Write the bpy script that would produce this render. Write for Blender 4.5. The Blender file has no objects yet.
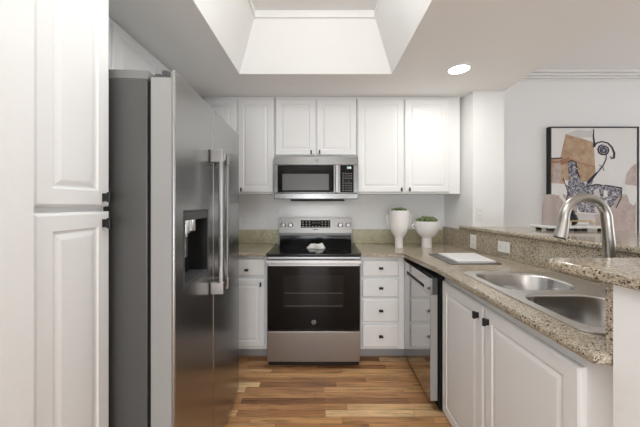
import bpy, bmesh, math, random
from mathutils import Vector, Matrix
random.seed(7)
S = bpy.context.scene
COL = S.collection
PI = math.pi
EYE = 1.30            # camera height; x to the right, y into the room, metres

# ---------------------------------------------------------------- camera
cd = bpy.data.cameras.new('camera'); cam = bpy.data.objects.new('camera', cd); COL.objects.link(cam)
cam.location = (0, 0, EYE); cam.rotation_euler = (PI/2, 0, 0)
cd.sensor_width = 36; cd.lens = 284/640*36
cd.shift_x = -1/640; cd.shift_y = -9.5/640
cd.clip_start = 0.02
S.camera = cam

# ---------------------------------------------------------------- world, light, exposure
W = bpy.data.worlds.new('sky'); S.world = W; W.use_nodes = True
bg = W.node_tree.nodes['Background']; bg.inputs[0].default_value = (0.86, 0.93, 1.0, 1); bg.inputs[1].default_value = 1.3
S.view_settings.view_transform = 'Standard'; S.view_settings.look = 'None'
S.view_settings.exposure = -0.14; S.view_settings.gamma = 1; S.view_settings.use_curve_mapping = False

def area(name, loc, rot, sx, sy, power, color=(1, 1, 1)):
    l = bpy.data.lights.new(name, 'AREA'); l.shape = 'RECTANGLE'; l.size = sx; l.size_y = sy
    l.energy = power; l.color = color
    o = bpy.data.objects.new(name, l); COL.objects.link(o); o.location = loc; o.rotation_euler = rot
    return o
# rear door daylight tilted up as ceiling fill; dining-side fill lamp is added
area('daylight_fill_rear', (0.15, -3.25, 0.85), (PI/2+0.42, 0, 0), 2.6, 1.5, 132, (0.96, 0.98, 1))
area('fill_dining', (4.95, 0.8, 1.2), (PI/2+0.4, 0, PI/2), 3.0, 1.6, 24, (0.98, 0.99, 1))
# the lamp in the raised ceiling
# (its glowing diffuser is built with the fixture, 'unseen_ceiling_light')

area('fill_overhead_rear', (0.0, -1.2, 2.25), (0, 0, 0), 0.9, 1.2, 7, (1, 0.99, 0.97))  # added overhead fill behind the camera for the lower cabinet fronts
area('fill_under_cabinets', (-0.045, 2.70, 1.320), (0, 0, 0), 0.5, 0.10, 0.5, (1, 0.98, 0.95))  # added fill that lifts the wall below the upper cabinets
# ---------------------------------------------------------------- materials
def mat(name, col=(0.8, 0.8, 0.8), rough=0.5, metal=0.0, coat=0.0, emis=None, es=0, trans=0, ior=1.45):
    m = bpy.data.materials.new(name); m.use_nodes = True
    b = m.node_tree.nodes['Principled BSDF']
    b.inputs['Base Color'].default_value = (*col, 1); b.inputs['Roughness'].default_value = rough
    b.inputs['Metallic'].default_value = metal; b.inputs['Coat Weight'].default_value = coat
    b.inputs['Coat Roughness'].default_value = 0.08; b.inputs['IOR'].default_value = ior
    b.inputs['Transmission Weight'].default_value = trans
    if emis: b.inputs['Emission Color'].default_value = (*emis, 1); b.inputs['Emission Strength'].default_value = es
    return m
def N(m, t, **k):
    n = m.node_tree.nodes.new(t)
    for a, v in k.items(): setattr(n, a, v)
    return n
def L(m, a, b): m.node_tree.links.new(a, b)
def BS(m): return m.node_tree.nodes['Principled BSDF']
def coords(m, scale=(1, 1, 1), world=True):
    if world: src = N(m, 'ShaderNodeNewGeometry').outputs['Position']
    else: src = N(m, 'ShaderNodeTexCoord').outputs['Object']
    mp = N(m, 'ShaderNodeMapping'); mp.inputs['Scale'].default_value = scale
    L(m, src, mp.inputs[0]); return mp.outputs[0]
def noise(m, vec, scale, detail=3, rough=0.5):
    n = N(m, 'ShaderNodeTexNoise'); n.inputs['Scale'].default_value = scale
    n.inputs['Detail'].default_value = detail; n.inputs['Roughness'].default_value = rough
    L(m, vec, n.inputs['Vector']); return n.outputs['Fac']
def bump(m, h, strength, dist=0.01):
    b = N(m, 'ShaderNodeBump'); b.inputs['Strength'].default_value = strength; b.inputs['Distance'].default_value = dist
    L(m, h, b.inputs['Height']); L(m, b.outputs[0], BS(m).inputs['Normal'])
def ramp(m, fac, stops, interp='LINEAR'):
    r = N(m, 'ShaderNodeValToRGB'); e = r.color_ramp; e.interpolation = interp
    while len(e.elements) < len(stops): e.elements.new(0.5)
    for i, (p, c) in enumerate(stops):
        e.elements[i].position = p; e.elements[i].color = (*c, 1)
    L(m, fac, r.inputs[0]); return r.outputs[0]
def math_(m, op, a, b=None):
    n = N(m, 'ShaderNodeMath', operation=op)
    for i, v in enumerate((a, b)):
        if v is None: continue
        if isinstance(v, (int, float)): n.inputs[i].default_value = v
        else: L(m, v, n.inputs[i])
    return n.outputs[0]
def mix(m, fac, a, b, blend='MIX'):
    n = N(m, 'ShaderNodeMix', data_type='RGBA', blend_type=blend)
    if isinstance(fac, (int, float)): n.inputs[0].default_value = fac
    else: L(m, fac, n.inputs[0])
    for i, v in ((6, a), (7, b)):
        if isinstance(v, tuple): n.inputs[i].default_value = (*v, 1)
        else: L(m, v, n.inputs[i])
    return n.outputs[2]

M = {}
m = M['wall'] = mat('wall_paint', (0.862, 0.868, 0.866), 0.6)
v = coords(m); bump(m, noise(m, v, 38, 3, 0.55), 0.3, 0.006)
M['ceiling'] = mat('ceiling_paint', (0.93, 0.927, 0.915), 0.8)
M['cab'] = mat('cabinet_paint', (0.85, 0.857, 0.857), 0.38)
m = M['cab']; bump(m, noise(m, coords(m, (60, 60, 4)), 3, 3), 0.03, 0.002)
M['trimw'] = mat('trim_paint', (0.82, 0.82, 0.81), 0.4)
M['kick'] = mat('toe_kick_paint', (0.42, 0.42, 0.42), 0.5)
def steel(name, col, rough, stretch):
    m = mat(name, col, rough, 1.0)
    return m
M['steel'] = steel('brushed_steel', (0.36, 0.36, 0.36), 0.30, (6, 6, 400))
M['steel_mw'] = steel('microwave_steel', (0.27, 0.27, 0.268), 0.22, (1, 1, 1))
M['steel_fridge'] = steel('fridge_steel', (0.42, 0.42, 0.415), 0.27, (3, 3, 120))
M['steel_dw'] = steel('dishwasher_steel', (0.50, 0.50, 0.50), 0.10, (6, 6, 300))
M['steel_sink'] = mat('sink_steel', (0.60, 0.595, 0.585), 0.26, 1.0)
M['rim_steel'] = mat('rim_steel', (0.78, 0.775, 0.765), 0.30, 1.0)  # paler than the bowls, standing in for the reflected ceiling
M['handle_steel'] = mat('handle_steel', (0.36, 0.355, 0.35), 0.34, 1.0)
M['nickel'] = mat('brushed_nickel', (0.50, 0.48, 0.45), 0.30, 1.0)
M['chrome'] = mat('chrome', (0.8, 0.8, 0.8), 0.12, 1.0)
M['gray_side'] = mat('fridge_side', (0.115, 0.115, 0.112), 0.36, 0.25)
M['gray_cap'] = mat('fridge_cap', (0.24, 0.24, 0.235), 0.4, 0.2)
M['gray_light'] = mat('door_edge', (0.36, 0.36, 0.355), 0.4)
M['gray_dark'] = mat('dark_gray_plastic', (0.07, 0.072, 0.075), 0.4)
M['black'] = mat('black_plastic', (0.012, 0.012, 0.012), 0.4)
M['blackmetal'] = mat('black_metal', (0.010, 0.010, 0.010), 0.42)
M['gasket'] = mat('gasket', (0.006, 0.006, 0.006), 0.9)
M['glass_black'] = mat('black_glass', (0.006, 0.006, 0.006), 0.07, 0, 0.0)
M['oven_window'] = mat('oven_window', (0.016, 0.015, 0.014), 0.09, 0, 0.0)
for k_ in ('glass_black', 'oven_window'): BS(M[k_]).inputs['Specular IOR Level'].default_value = 0.25
M['mw_window'] = mat('microwave_window', (0.13, 0.13, 0.13), 0.22)
M['mark'] = mat('printed_mark', (0.55, 0.55, 0.55), 0.5)
M['mark_dim'] = mat('printed_mark_dim', (0.20, 0.20, 0.20), 0.5)
M['digit'] = mat('clock_digit', (0.6, 0.7, 0.7), 0.5, emis=(0.8, 0.95, 1), es=1.2)
M['white_plastic'] = mat('white_plastic', (0.84, 0.84, 0.82), 0.35)
M['slot'] = mat('outlet_slot', (0.15, 0.15, 0.15), 0.6)
M['ceramic'] = mat('white_ceramic', (0.86, 0.85, 0.84), 0.45)
M['pink'] = mat('pink_ceramic', (0.43, 0.365, 0.345), 0.6)
M['brass'] = mat('brass', (0.62, 0.47, 0.24), 0.3, 1.0)
M['marble'] = mat('white_marble', (0.82, 0.81, 0.80), 0.25)
M['paper'] = mat('white_board', (0.84, 0.84, 0.84), 0.4)
M['cloth'] = mat('white_cloth', (0.80, 0.80, 0.77), 0.8)
m = M['cloth']; bump(m, noise(m, coords(m), 90, 3), 0.4, 0.006)
M['lamp_panel'] = mat('panel_diffuser', (0.9, 0.9, 0.9), 0.5, emis=(0.98, 1, 0.99), es=5.6)
M['lamp'] = mat('lamp_diffuser', (0.9, 0.9, 0.9), 0.5, emis=(1, 0.97, 0.92), es=9)
m = M['glass'] = mat('clear_glass', (1, 1, 1), 0.0, trans=1.0, ior=1.1)
def granite(name, base, dark, light, mid, rough=0.12, coat=0.2, amount=1.0):
    m = mat(name, base, rough, 0, coat)
    v = coords(m)
    big = noise(m, v, 9, 4, 0.6)
    c = mix(m, ramp(m, big, [(0.35, (0, 0, 0)), (0.65, (1, 1, 1))]), base, mid)
    vo = N(m, 'ShaderNodeTexVoronoi'); vo.inputs['Scale'].default_value = 200; L(m, v, vo.inputs['Vector'])
    sp = math_(m, 'GREATER_THAN', N_sep(m, vo.outputs['Color'], 0), 0.66)
    c = mix(m, math_(m, 'MULTIPLY', sp, 0.75*amount), c, light)
    n1 = noise(m, v, 150, 5, 0.7)
    c = mix(m, math_(m, 'MULTIPLY', ramp(m, n1, [(0.52, (0, 0, 0)), (0.58, (1, 1, 1))]), 0.85*amount), c, dark)
    vo2 = N(m, 'ShaderNodeTexVoronoi'); vo2.inputs['Scale'].default_value = 210; L(m, v, vo2.inputs['Vector'])
    sp2 = math_(m, 'GREATER_THAN', N_sep(m, vo2.outputs['Color'], 1), 0.91)
    c = mix(m, math_(m, 'MULTIPLY', sp2, 0.9*amount), c, (0.03, 0.025, 0.022))
    L(m, c, BS(m).inputs['Base Color'])
    return m
def N_sep(m, colout, ch):
    s = N(m, 'ShaderNodeSeparateColor'); L(m, colout, s.inputs[0]); return s.outputs[ch]
M['granite'] = granite('granite_counter', (0.50, 0.43, 0.33), (0.17, 0.135, 0.10), (0.64, 0.57, 0.46), (0.42, 0.355, 0.265), amount=1.0)
M['granite_bar'] = M['granite']
M['granite_splash'] = granite('granite_splash', (0.60, 0.56, 0.38), (0.28, 0.26, 0.15), (0.74, 0.70, 0.56), (0.44, 0.42, 0.26), 0.3, 0.0, 0.55)
# wood floor: strips along x, every board with its own tone
m = M['floor'] = mat('wood_floor', (0.4, 0.25, 0.13), 0.30, 0, 0.0)
pos = N(m, 'ShaderNodeNewGeometry').outputs['Position']
sx = N(m, 'ShaderNodeSeparateXYZ'); L(m, pos, sx.inputs[0])
rowf = math_(m, 'DIVIDE', sx.outputs[1], 0.056); row = math_(m, 'FLOOR', rowf)
wn = N(m, 'ShaderNodeTexWhiteNoise', noise_dimensions='1D'); L(m, row, wn.inputs['W'])
xs = math_(m, 'ADD', math_(m, 'DIVIDE', sx.outputs[0], 0.55), math_(m, 'MULTIPLY', wn.outputs['Value'], 7.3))
bi = math_(m, 'FLOOR', xs)
cb = N(m, 'ShaderNodeCombineXYZ'); L(m, bi, cb.inputs[0]); L(m, row, cb.inputs[1])
wn2 = N(m, 'ShaderNodeTexWhiteNoise', noise_dimensions='3D'); L(m, cb.outputs[0], wn2.inputs['Vector'])
tone = ramp(m, wn2.outputs['Value'], [(0, (0.26, 0.115, 0.05)), (0.15, (0.44, 0.215, 0.095)), (0.5, (0.60, 0.32, 0.145)), (0.85, (0.72, 0.42, 0.20)), (1, (0.92, 0.66, 0.37))])
gv = N(m, 'ShaderNodeVectorMath', operation='MULTIPLY_ADD')
L(m, pos, gv.inputs[0]); gv.inputs[1].default_value = (3.0, 34, 1); 
off = N(m, 'ShaderNodeVectorMath', operation='SCALE'); L(m, wn2.outputs['Color'], off.inputs[0]); off.inputs['Scale'].default_value = 30
L(m, off.outputs[0], gv.inputs[2])
g = noise(m, gv.outputs[0], 1.4, 6, 0.65)
grain = ramp(m, g, [(0.3, (0.42, 0.38, 0.34)), (0.5, (0.95, 0.95, 0.95)), (0.72, (1.25, 1.2, 1.1))])
c = mix(m, 1.0, tone, grain, 'MULTIPLY')
fr = math_(m, 'FRACT', rowf); fx = math_(m, 'FRACT', xs)
e1 = math_(m, 'LESS_THAN', fr, 0.03); e2 = math_(m, 'LESS_THAN', fx, 0.004)
seam = math_(m, 'MAXIMUM', e1, e2)
c = mix(m, math_(m, 'MULTIPLY', seam, 0.45), c, (0.06, 0.03, 0.015))
L(m, c, BS(m).inputs['Base Color'])
bump(m, g, 0.04, 0.003)
# succulent greens
m = M['green'] = mat('succulent', (0.12, 0.17, 0.06), 0.6)
L(m, ramp(m, noise(m, coords(m), 60, 3), [(0.35, (0.07, 0.11, 0.035)), (0.65, (0.27, 0.34, 0.15))]), BS(m).inputs['Base Color'])
M['soil'] = mat('dark_soil', (0.05, 0.04, 0.03), 0.9)

# ---------------------------------------------------------------- helpers
MW = {}     # world matrix of every thing
def thing(name, label, cat, loc=(0, 0, 0), rz=0.0, group=None):
    o = bpy.data.objects.new(name, None); COL.objects.link(o); o.empty_display_size = 0.1
    o.location = loc; o.rotation_euler = (0, 0, rz); o['label'] = label; o['category'] = cat
    if group: o['group'] = group
    MW[o.name] = Matrix.Translation(loc) @ Matrix.Rotation(rz, 4, 'Z'); return o
def tag(o, label, cat, group=None):
    o['label'] = label; o['category'] = cat
    if group: o['group'] = group
    return o
def B(): return bmesh.new()
def obj(name, bm, m, parent=None, smooth=False, world=False, label=None):
    if world and parent: bm.transform(MW[parent.name].inverted())
    bmesh.ops.recalc_face_normals(bm, faces=bm.faces)
    me = bpy.data.meshes.new(name); bm.to_mesh(me); bm.free()
    ms = m if isinstance(m, list) else [m]
    for k in ms: me.materials.append(M[k] if isinstance(k, str) else k)
    o = bpy.data.objects.new(name, me); COL.objects.link(o)
    if smooth:
        for p in me.polygons: p.use_smooth = True
        if smooth == 'auto':
            me.set_sharp_from_angle(angle=1.0)
            wn_ = o.modifiers.new('weighted_normals', 'WEIGHTED_NORMAL'); wn_.keep_sharp = True; wn_.weight = 100
    if parent: o.parent = parent; MW[o.name] = MW[parent.name]
    if label: o['label'] = label
    return o
def struct(name, bm, m, **k):
    o = obj(name, bm, m, **k); o['kind'] = 'structure'; return o
def centre(o, base=None):
    """move origin of a one-mesh thing to the base of its bounding box"""
    me = o.data; xs = [v.co for v in me.vertices]
    c = Vector(((min(v.x for v in xs)+max(v.x for v in xs))/2, (min(v.y for v in xs)+max(v.y for v in xs))/2, min(v.z for v in xs)))
    me.transform(Matrix.Translation(-c)); o.location = c; return o
def box(bm, x0, x1, y0, y1, z0, z1, bev=0, seg=2, mi=0):
    vs = [bm.verts.new(p) for p in ((x0,y0,z0),(x1,y0,z0),(x1,y1,z0),(x0,y1,z0),(x0,y0,z1),(x1,y0,z1),(x1,y1,z1),(x0,y1,z1))]
    fs = [bm.faces.new([vs[i] for i in f]) for f in ((0,3,2,1),(4,5,6,7),(0,1,5,4),(1,2,6,5),(2,3,7,6),(3,0,4,7))]
    for f in fs: f.material_index = mi
    if bev:
        es = list({e for f in fs for e in f.edges})
        bmesh.ops.bevel(bm, geom=es, offset=bev, segments=seg, profile=0.5, affect='EDGES')
    return bm
def prism(bm, pts, z0, z1, bev=0, seg=3, bottom=True, mi=0):
    lo = [bm.verts.new((x, y, z0)) for x, y in pts]; hi = [bm.verts.new((x, y, z1)) for x, y in pts]
    n = len(pts)
    f1 = bm.faces.new(list(reversed(lo))); f2 = bm.faces.new(hi); fs = [f1, f2]
    for i in range(n): fs.append(bm.faces.new((lo[i], lo[(i+1) % n], hi[(i+1) % n], hi[i])))
    for f in fs: f.material_index = mi
    if bev:
        es = list(f2.edges) + (list(f1.edges) if bottom else [])
        bmesh.ops.bevel(bm, geom=es, offset=bev, segments=seg, profile=0.5, affect='EDGES')
    return bm
def lathe(bm, prof, seg=32, c=(0, 0, 0), close=True):
    rings = []
    for r, z in prof:
        rings.append([bm.verts.new((c[0]+r*math.cos(2*PI*k/seg), c[1]+r*math.sin(2*PI*k/seg), c[2]+z)) for k in range(seg)])
    for a, b in zip(rings, rings[1:]):
        for k in range(seg): bm.faces.new((a[k], a[(k+1) % seg], b[(k+1) % seg], b[k]))
    if close: bm.faces.new(list(reversed(rings[0]))); bm.faces.new(rings[-1])
    return bm
def cyl(bm, p0, p1, r, seg=20): return tube(bm, [p0, p1], r, seg)
def tube(bm, pts, r, seg=14, caps=True, flat=1.0):
    pts = [Vector(p) for p in pts]; n = len(pts)
    rs = r if isinstance(r, (list, tuple)) else [r]*n
    prev = None; rings = []
    for i, p in enumerate(pts):
        t = (pts[min(i+1, n-1)] - pts[max(i-1, 0)]).normalized()
        if prev is None:
            a = Vector((0, 0, 1)) if abs(t.z) < 0.9 else Vector((0, 1, 0))
            u = t.cross(a).normalized()
        else: u = (prev - t*prev.dot(t)).normalized()
        prev = u; w = t.cross(u)
        rings.append([bm.verts.new(p + (u*math.cos(2*PI*k/seg)*flat + w*math.sin(2*PI*k/seg))*rs[i]) for k in range(seg)])
    for a, b in zip(rings, rings[1:]):
        for k in range(seg): bm.faces.new((a[k], a[(k+1) % seg], b[(k+1) % seg], b[k]))
    if caps: bm.faces.new(list(reversed(rings[0]))); bm.faces.new(rings[-1])
    return bm
def rrect(x0, x1, y0, y1, r, n=6, rs=None):
    rs = rs or (r, r, r, r); out = []
    for (cx, cy, a0, rr) in ((x1-rs[0], y0+rs[0], -PI/2, rs[0]), (x1-rs[1], y1-rs[1], 0, rs[1]), (x0+rs[2], y1-rs[2], PI/2, rs[2]), (x0+rs[3], y0+rs[3], PI, rs[3])):
        for k in range(n+1):
            a = a0 + PI/2*k/n; out.append((cx+rr*math.cos(a), cy+rr*math.sin(a)))
    return out
def cut(o, cutter_bm):
    me = bpy.data.meshes.new('cut'); bmesh.ops.recalc_face_normals(cutter_bm, faces=cutter_bm.faces); cutter_bm.to_mesh(me); cutter_bm.free()
    c = bpy.data.objects.new('cut', me); COL.objects.link(c)
    c.matrix_world = Matrix.Translation(o.location)
    c.location = (0, 0, 0)
    md = o.modifiers.new('b', 'BOOLEAN'); md.operation = 'DIFFERENCE'; md.object = c; md.solver = 'EXACT'
    dg = bpy.context.evaluated_depsgraph_get(); dg.update()
    new = bpy.data.meshes.new_from_object(o.evaluated_get(dg)); nm = o.data.name
    o.modifiers.remove(md); old = o.data; o.data = new; bpy.data.meshes.remove(old); new.name = nm
    bpy.data.objects.remove(c); return o
def text_bm(bm, s, size, loc, axis='front', depth=0.0005, mi=0):
    cu = bpy.data.curves.new('t', 'FONT'); cu.body = s; cu.size = size; cu.align_x = 'CENTER'; cu.align_y = 'CENTER'; cu.extrude = depth
    o = bpy.data.objects.new('t', cu); COL.objects.link(o)
    dg = bpy.context.evaluated_depsgraph_get(); dg.update()
    me = bpy.data.meshes.new_from_object(o.evaluated_get(dg))
    me.transform(Matrix.Translation(loc) @ Matrix.Rotation(PI/2, 4, 'X'))
    bm.from_mesh(me); bpy.data.meshes.remove(me); bpy.data.objects.remove(o); bpy.data.curves.remove(cu)
    return bm

# a routed raised-panel door or a drawer front; local: x = width, z = height, front towards -y, back at y = 0
def panel_bm(x0, x1, z0, z1, t=0.02, stile=0.052, raised=True, sides=None):
    bm = B()
    rings = [(0, 0), (0, -t+0.007), (0.003, -t+0.003), (0.008, -t)]
    if raised:
        s = stile
        rings += [(s, -t), (s+0.003, -t+0.004), (s+0.007, -t+0.005), (s+0.010, -t+0.005), (s+0.024, -t+0.001), (s+0.028, -t+0.0005)]
    else:
        rings += [(0.012, -t)]
    loops = []
    for ins, y in rings:
        loops.append([bm.verts.new(p) for p in ((x0+ins, y, z0+ins), (x1-ins, y, z0+ins), (x1-ins, y, z1-ins), (x0+ins, y, z1-ins))])
    for a, b in zip(loops, loops[1:]):
        for k in range(4): bm.faces.new((a[k], a[(k+1) % 4], b[(k+1) % 4], b[k]))
    bm.faces.new(loops[-1]); bm.faces.new(list(reversed(loops[0])))
    return bm
def knob(parent, x, z, y, vert=True):
    bm = B(); w, h = (0.013, 0.034) if vert else (0.034, 0.017)
    box(bm, x-w/2, x+w/2, y-0.027, y-0.015, z-h/2, z+h/2, 0.002)
    box(bm, x-w/2+0.001, x+w/2-0.001, y-0.016, y, z-h/2+0.004, z+h/2-0.004, 0.001, 1)
    return obj('knob', bm, 'blackmetal', parent, label='small black rectangular knob')
def door(parent, x0, x1, z0, z1, kx=None, kz=None, y=0, name='door', stile=0.052, raised=True, vert=True, t=0.02):
    bm = panel_bm(x0, x1, z0, z1, t, stile, raised); bm.transform(Matrix.Translation((0, y, 0)))
    d = obj(name, bm, 'cab', parent)
    if kx is not None: knob(d, kx, kz, y-t, vert)
    return d

# ================================================================ THE SETTING
ZC = 2.26; ZT = 2.694
XB = 2.85      # kitchen back wall
bm = B(); box(bm, -1.6, 4.8, -3.2, 3.2, -0.08, 0); struct('floor', bm, 'floor')
bm = B(); box(bm, -1.6, 1.555, XB, 3.15, 0, ZC+0.5); struct('wall_back', bm, 'wall')
bm = B(); box(bm, -1.55, -1.38, 0.72, XB, 0, ZC+0.5); struct('wall_left', bm, 'wall')
bm = B(); box(bm, -1.55, -0.708, -3.0, 0.70, 0, ZC-0.001); struct('wall_left_near', bm, 'wall')
bm = B(); prism(bm, [(1.2895, 2.413), (1.555, 2.413), (1.555, 2.85), (1.2365, 2.85)], 0, ZC, 0.004, 2); struct('wall_column', bm, 'wall')
bm = B(); box(bm, 1.555, 4.75, 3.0, 3.15, 0, ZT+0.1); struct('wall_dining', bm, 'wall')
# rear wall with a glazed door; window openings added to let fill light in
bm = B()
box(bm, -1.55, -0.62, -3.15, -3.0, 0, ZT+0.1); box(bm, -0.62, 0.24, -3.15, -3.0, 2.1, ZT+0.1)
box(bm, 0.24, 1.0, -3.15, -3.0, 0, ZT+0.1)
box(bm, 1.0, 2.6, -3.15, -3.0, 2.1, ZT+0.1); box(bm, 2.6, 4.75, -3.15, -3.0, 0, ZT+0.1)
struct('wall_rear', bm, 'wall')
bm = B()
box(bm, 4.6, 4.75, -3.0, -0.6, 0, ZT+0.1); box(bm, 4.6, 4.75, 2.3, 3.0, 0, ZT+0.1)
box(bm, 4.6, 4.75, -0.6, 2.3, 0, 0.7); box(bm, 4.6, 4.75, -0.6, 2.3, 2.25, ZT+0.1)
struct('wall_right', bm, 'wall')
def frame_xz(bm, x0, x1, z0, z1, y0, y1, w):
    box(bm, x0, x0+w, y0, y1, z0, z1); box(bm, x1-w, x1, y0, y1, z0, z1)
    box(bm, x0+w, x1-w, y0, y1, z0, z0+w); box(bm, x0+w, x1-w, y0, y1, z1-w, z1)
bm = B(); frame_xz(bm, -0.62, 0.24, 0, 2.1, -3.1, -3.02, 0.06); struct('door_1', bm, 'trimw')
bm = B(); frame_xz(bm, 1.0, 2.6, 0, 2.1, -3.1, -3.02, 0.05); box(bm, 1.78, 1.82, -3.09, -3.03, 0.05, 2.05); struct('added_window_1', bm, 'trimw')  # unseen opening, made full height to pass the low rear fill
bm = B()
for a, b in ((-0.6, -0.55), (0.83, 0.87), (2.25, 2.3)): box(bm, 4.62, 4.7, a, b, 0.7, 2.25)
box(bm, 4.62, 4.7, -0.55, 2.25, 0.7, 0.75); box(bm, 4.62, 4.7, -0.55, 2.25, 2.2, 2.25)
struct('added_window_2', bm, 'trimw')  # unseen opening added for the dining-side fill lamp

# ceilings: lowered kitchen ceiling with the raised light well, higher ceiling over the dining room
TX0, TX1, TY0, TY1 = -0.602, 0.523, 0.05, 2.097
bm = B()
hx = lambda y: 1.555 + (y-2.413)*0.051
prism(bm, [(-1.55, -3.0), (TX0, -3.0), (TX0, 3.0), (-1.55, 3.0)], ZC, ZC+0.05)
prism(bm, [(TX1, -3.0), (hx(-3), -3.0), (hx(3.0), 3.0), (TX1, 3.0)], ZC, ZC+0.05)
prism(bm, [(TX0, -3.0), (TX1, -3.0), (TX1, TY0), (TX0, TY0)], ZC, ZC+0.05)
prism(bm, [(TX0, TY1), (TX1, TY1), (TX1, 3.0), (TX0, 3.0)], ZC, ZC+0.05)
prism(bm, [(hx(-3)-0.05, -3.0), (hx(-3), -3.0), (hx(3.0), 3.0), (hx(3.0)-0.05, 3.0)], ZC+0.0501, ZT)     # header
iy = 1.99; ix0, ix1, iy0 = -0.466, 0.380, 0.16; zt = 2.60
lo = [(TX0, TY0), (TX1, TY0), (TX1, TY1), (TX0, TY1)]; hi = [(ix0, iy0), (ix1, iy0), (ix1, iy), (ix0, iy)]
a = [bm.verts.new((x, y, ZC)) for x, y in lo]; b = [bm.verts.new((x, y, zt)) for x, y in hi]
c_ = [bm.verts.new((x*0.98, y if y < 1 else y-0.012, zt)) for x, y in hi]; d_ = [bm.verts.new((v.co.x, v.co.y, zt+0.05)) for v in c_]
for p, q in ((a, b), (b, c_), (c_, d_)):
    for k in range(4): bm.faces.new((p[k], p[(k+1) % 4], q[(k+1) % 4], q[k]))
bm.faces.new(d_)
struct('ceiling', bm, 'ceiling')
bm = B(); box(bm, -1.55, 4.75, -3.1, 3.15, ZT, ZT+0.1); struct('ceiling_dining', bm, 'ceiling')
# crown moulding of the dining wall
bm = B()
for (dz, dy, h) in ((0, 0.075, 0.03), (0.03, 0.05, 0.025), (0.055, 0.028, 0.022), (0.077, 0.012, 0.02)):
    box(bm, 1.57, 4.6, 3.0-dy, 3.0, ZT-dz-h, ZT-dz, 0.004)
struct('trim_1', bm, 'trimw')
bm = B(); box(bm, 1.57, 4.6, 2.985, 3.0, 0, 0.09, 0.003); struct('baseboard_dining', bm, 'trimw')

# half wall carrying the raised bar
px = lambda y: 1.235 + 0.12*(2.85-y)
bm = B(); prism(bm, [(px(2.41)+0.02, 2.41), (px(0.74)+0.02, 0.74), (px(0.74)+0.15, 0.74), (px(2.41)+0.15, 2.41)], 0, 1.076); struct('wall_bar', bm, 'wall')
bm = B(); prism(bm, [(0.758, 0.737), (0.785, 0.56), (1.62, 0.56), (1.62, 0.737)], 0, 1.094, 0.003, 2); struct('wall_peninsula', bm, 'wall')

# ================================================================ CABINETS
def carcass(parent, x0, x1, y0, y1, z0, z1, name='body', world=True):
    bm = B(); box(bm, x0, x1, y0, y1, z0, z1, 0.0015, 1); return obj(name, bm, 'cab', parent, world=world)

# tall pantry, doors face +x
r = thing('pantry_cabinet', 'tall white pantry cabinet with two stacked doors, left of the refrigerator', 'cabinet', (-0.735, 0.703, 0), PI/2)
bm = B(); box(bm, 0.0, 0.262, 0.0, 0.60, 0.0, ZC-0.002, 0.0015, 1); obj('body', bm, 'cab', r)
d = door(r, 0.004, 0.260, 1.292, 2.25, 0.229, 1.322, name='upper_door', stile=0.05)
d = door(r, 0.004, 0.260, 0.10, 1.276, 0.229, 1.237, name='lower_door', stile=0.05)
bm = B(); box(bm, 0.255, 0.262, -0.012, 0.0, 1.270, 1.290, 0.001, 1); obj('door_catch', bm, 'blackmetal', r)

# cabinet over the fridge (faces +x)
r = thing('wall_cabinet', 'white wall cabinet above the refrigerator, only its top showing', 'cabinet', (-1.083, 0.97, 1.80), PI/2)
bm = B(); box(bm, 0, 1.33, 0, 0.29, 0, ZC-1.802); obj('body', bm, 'cab', r)
door(r, 0.02, 0.475, 0.01, 0.44); door(r, 0.48, 0.90, 0.01, 0.44); door(r, 0.905, 1.32, 0.01, 0.44)

UY = 2.55   # front of the upper boxes; doors stand 20 mm proud
ZU0 = 1.391
ZM = 1.722
def upper(label, x0, x1, z0, doors, deeper=None):
    r = thing('wall_cabinet', label, 'cabinet', ((x0+x1)/2, UY, z0), 0)
    bm = B(); box(bm, x0, x1, UY, XB-0.002, z0, ZC-0.002); obj('body', bm, 'cab', r, world=True)
    # flat filler rail under the ceiling
    bm = B(); box(bm, x0, x1, UY-0.004, UY, 2.243, ZC-0.002, 0.001, 1); obj('top_rail', bm, 'cab', r, world=True)
    for dx0, dx1, kx in doors:
        bm = panel_bm(dx0, dx1, z0+0.012, 2.236, 0.02, 0.05); bm.transform(Matrix.Translation((0, UY, 0)))
        d = obj('door', bm, 'cab', r, world=True)
        if kx is not None:
            kz = z0+0.037; y = UY-0.02; k = B()
            box(k, kx-0.0065, kx+0.0065, y-0.026, y-0.016, kz-0.018, kz+0.018, 0.002); box(k, kx-0.005, kx+0.005, y-0.017, y, kz-0.006, kz+0.006)
            obj('knob', k, 'blackmetal', d, world=True, label='small black knob')
    return r
f = lambda p, dd=2.53: (p-321)/284*dd
upper('white wall cabinet between the refrigerator top and the microwave', -1.05, f(274.2), ZU0, [(f(205), f(236), None), (f(237.6), f(273.4), f(241.5))])
upper('short white two-door wall cabinet directly above the microwave', f(274.8), f(356.6), ZM, [(f(275.4), f(315.3), f(311.2)), (f(316.5), f(356.2), f(319.6))])
upper('white two-door wall cabinet right of the microwave, above both vases', f(357.0), 1.246, ZU0, [(f(357.6), f(403.6), f(401.2)), (f(404.8), f(450), f(409.2))])

CY = 2.32   # front of base boxes
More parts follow.
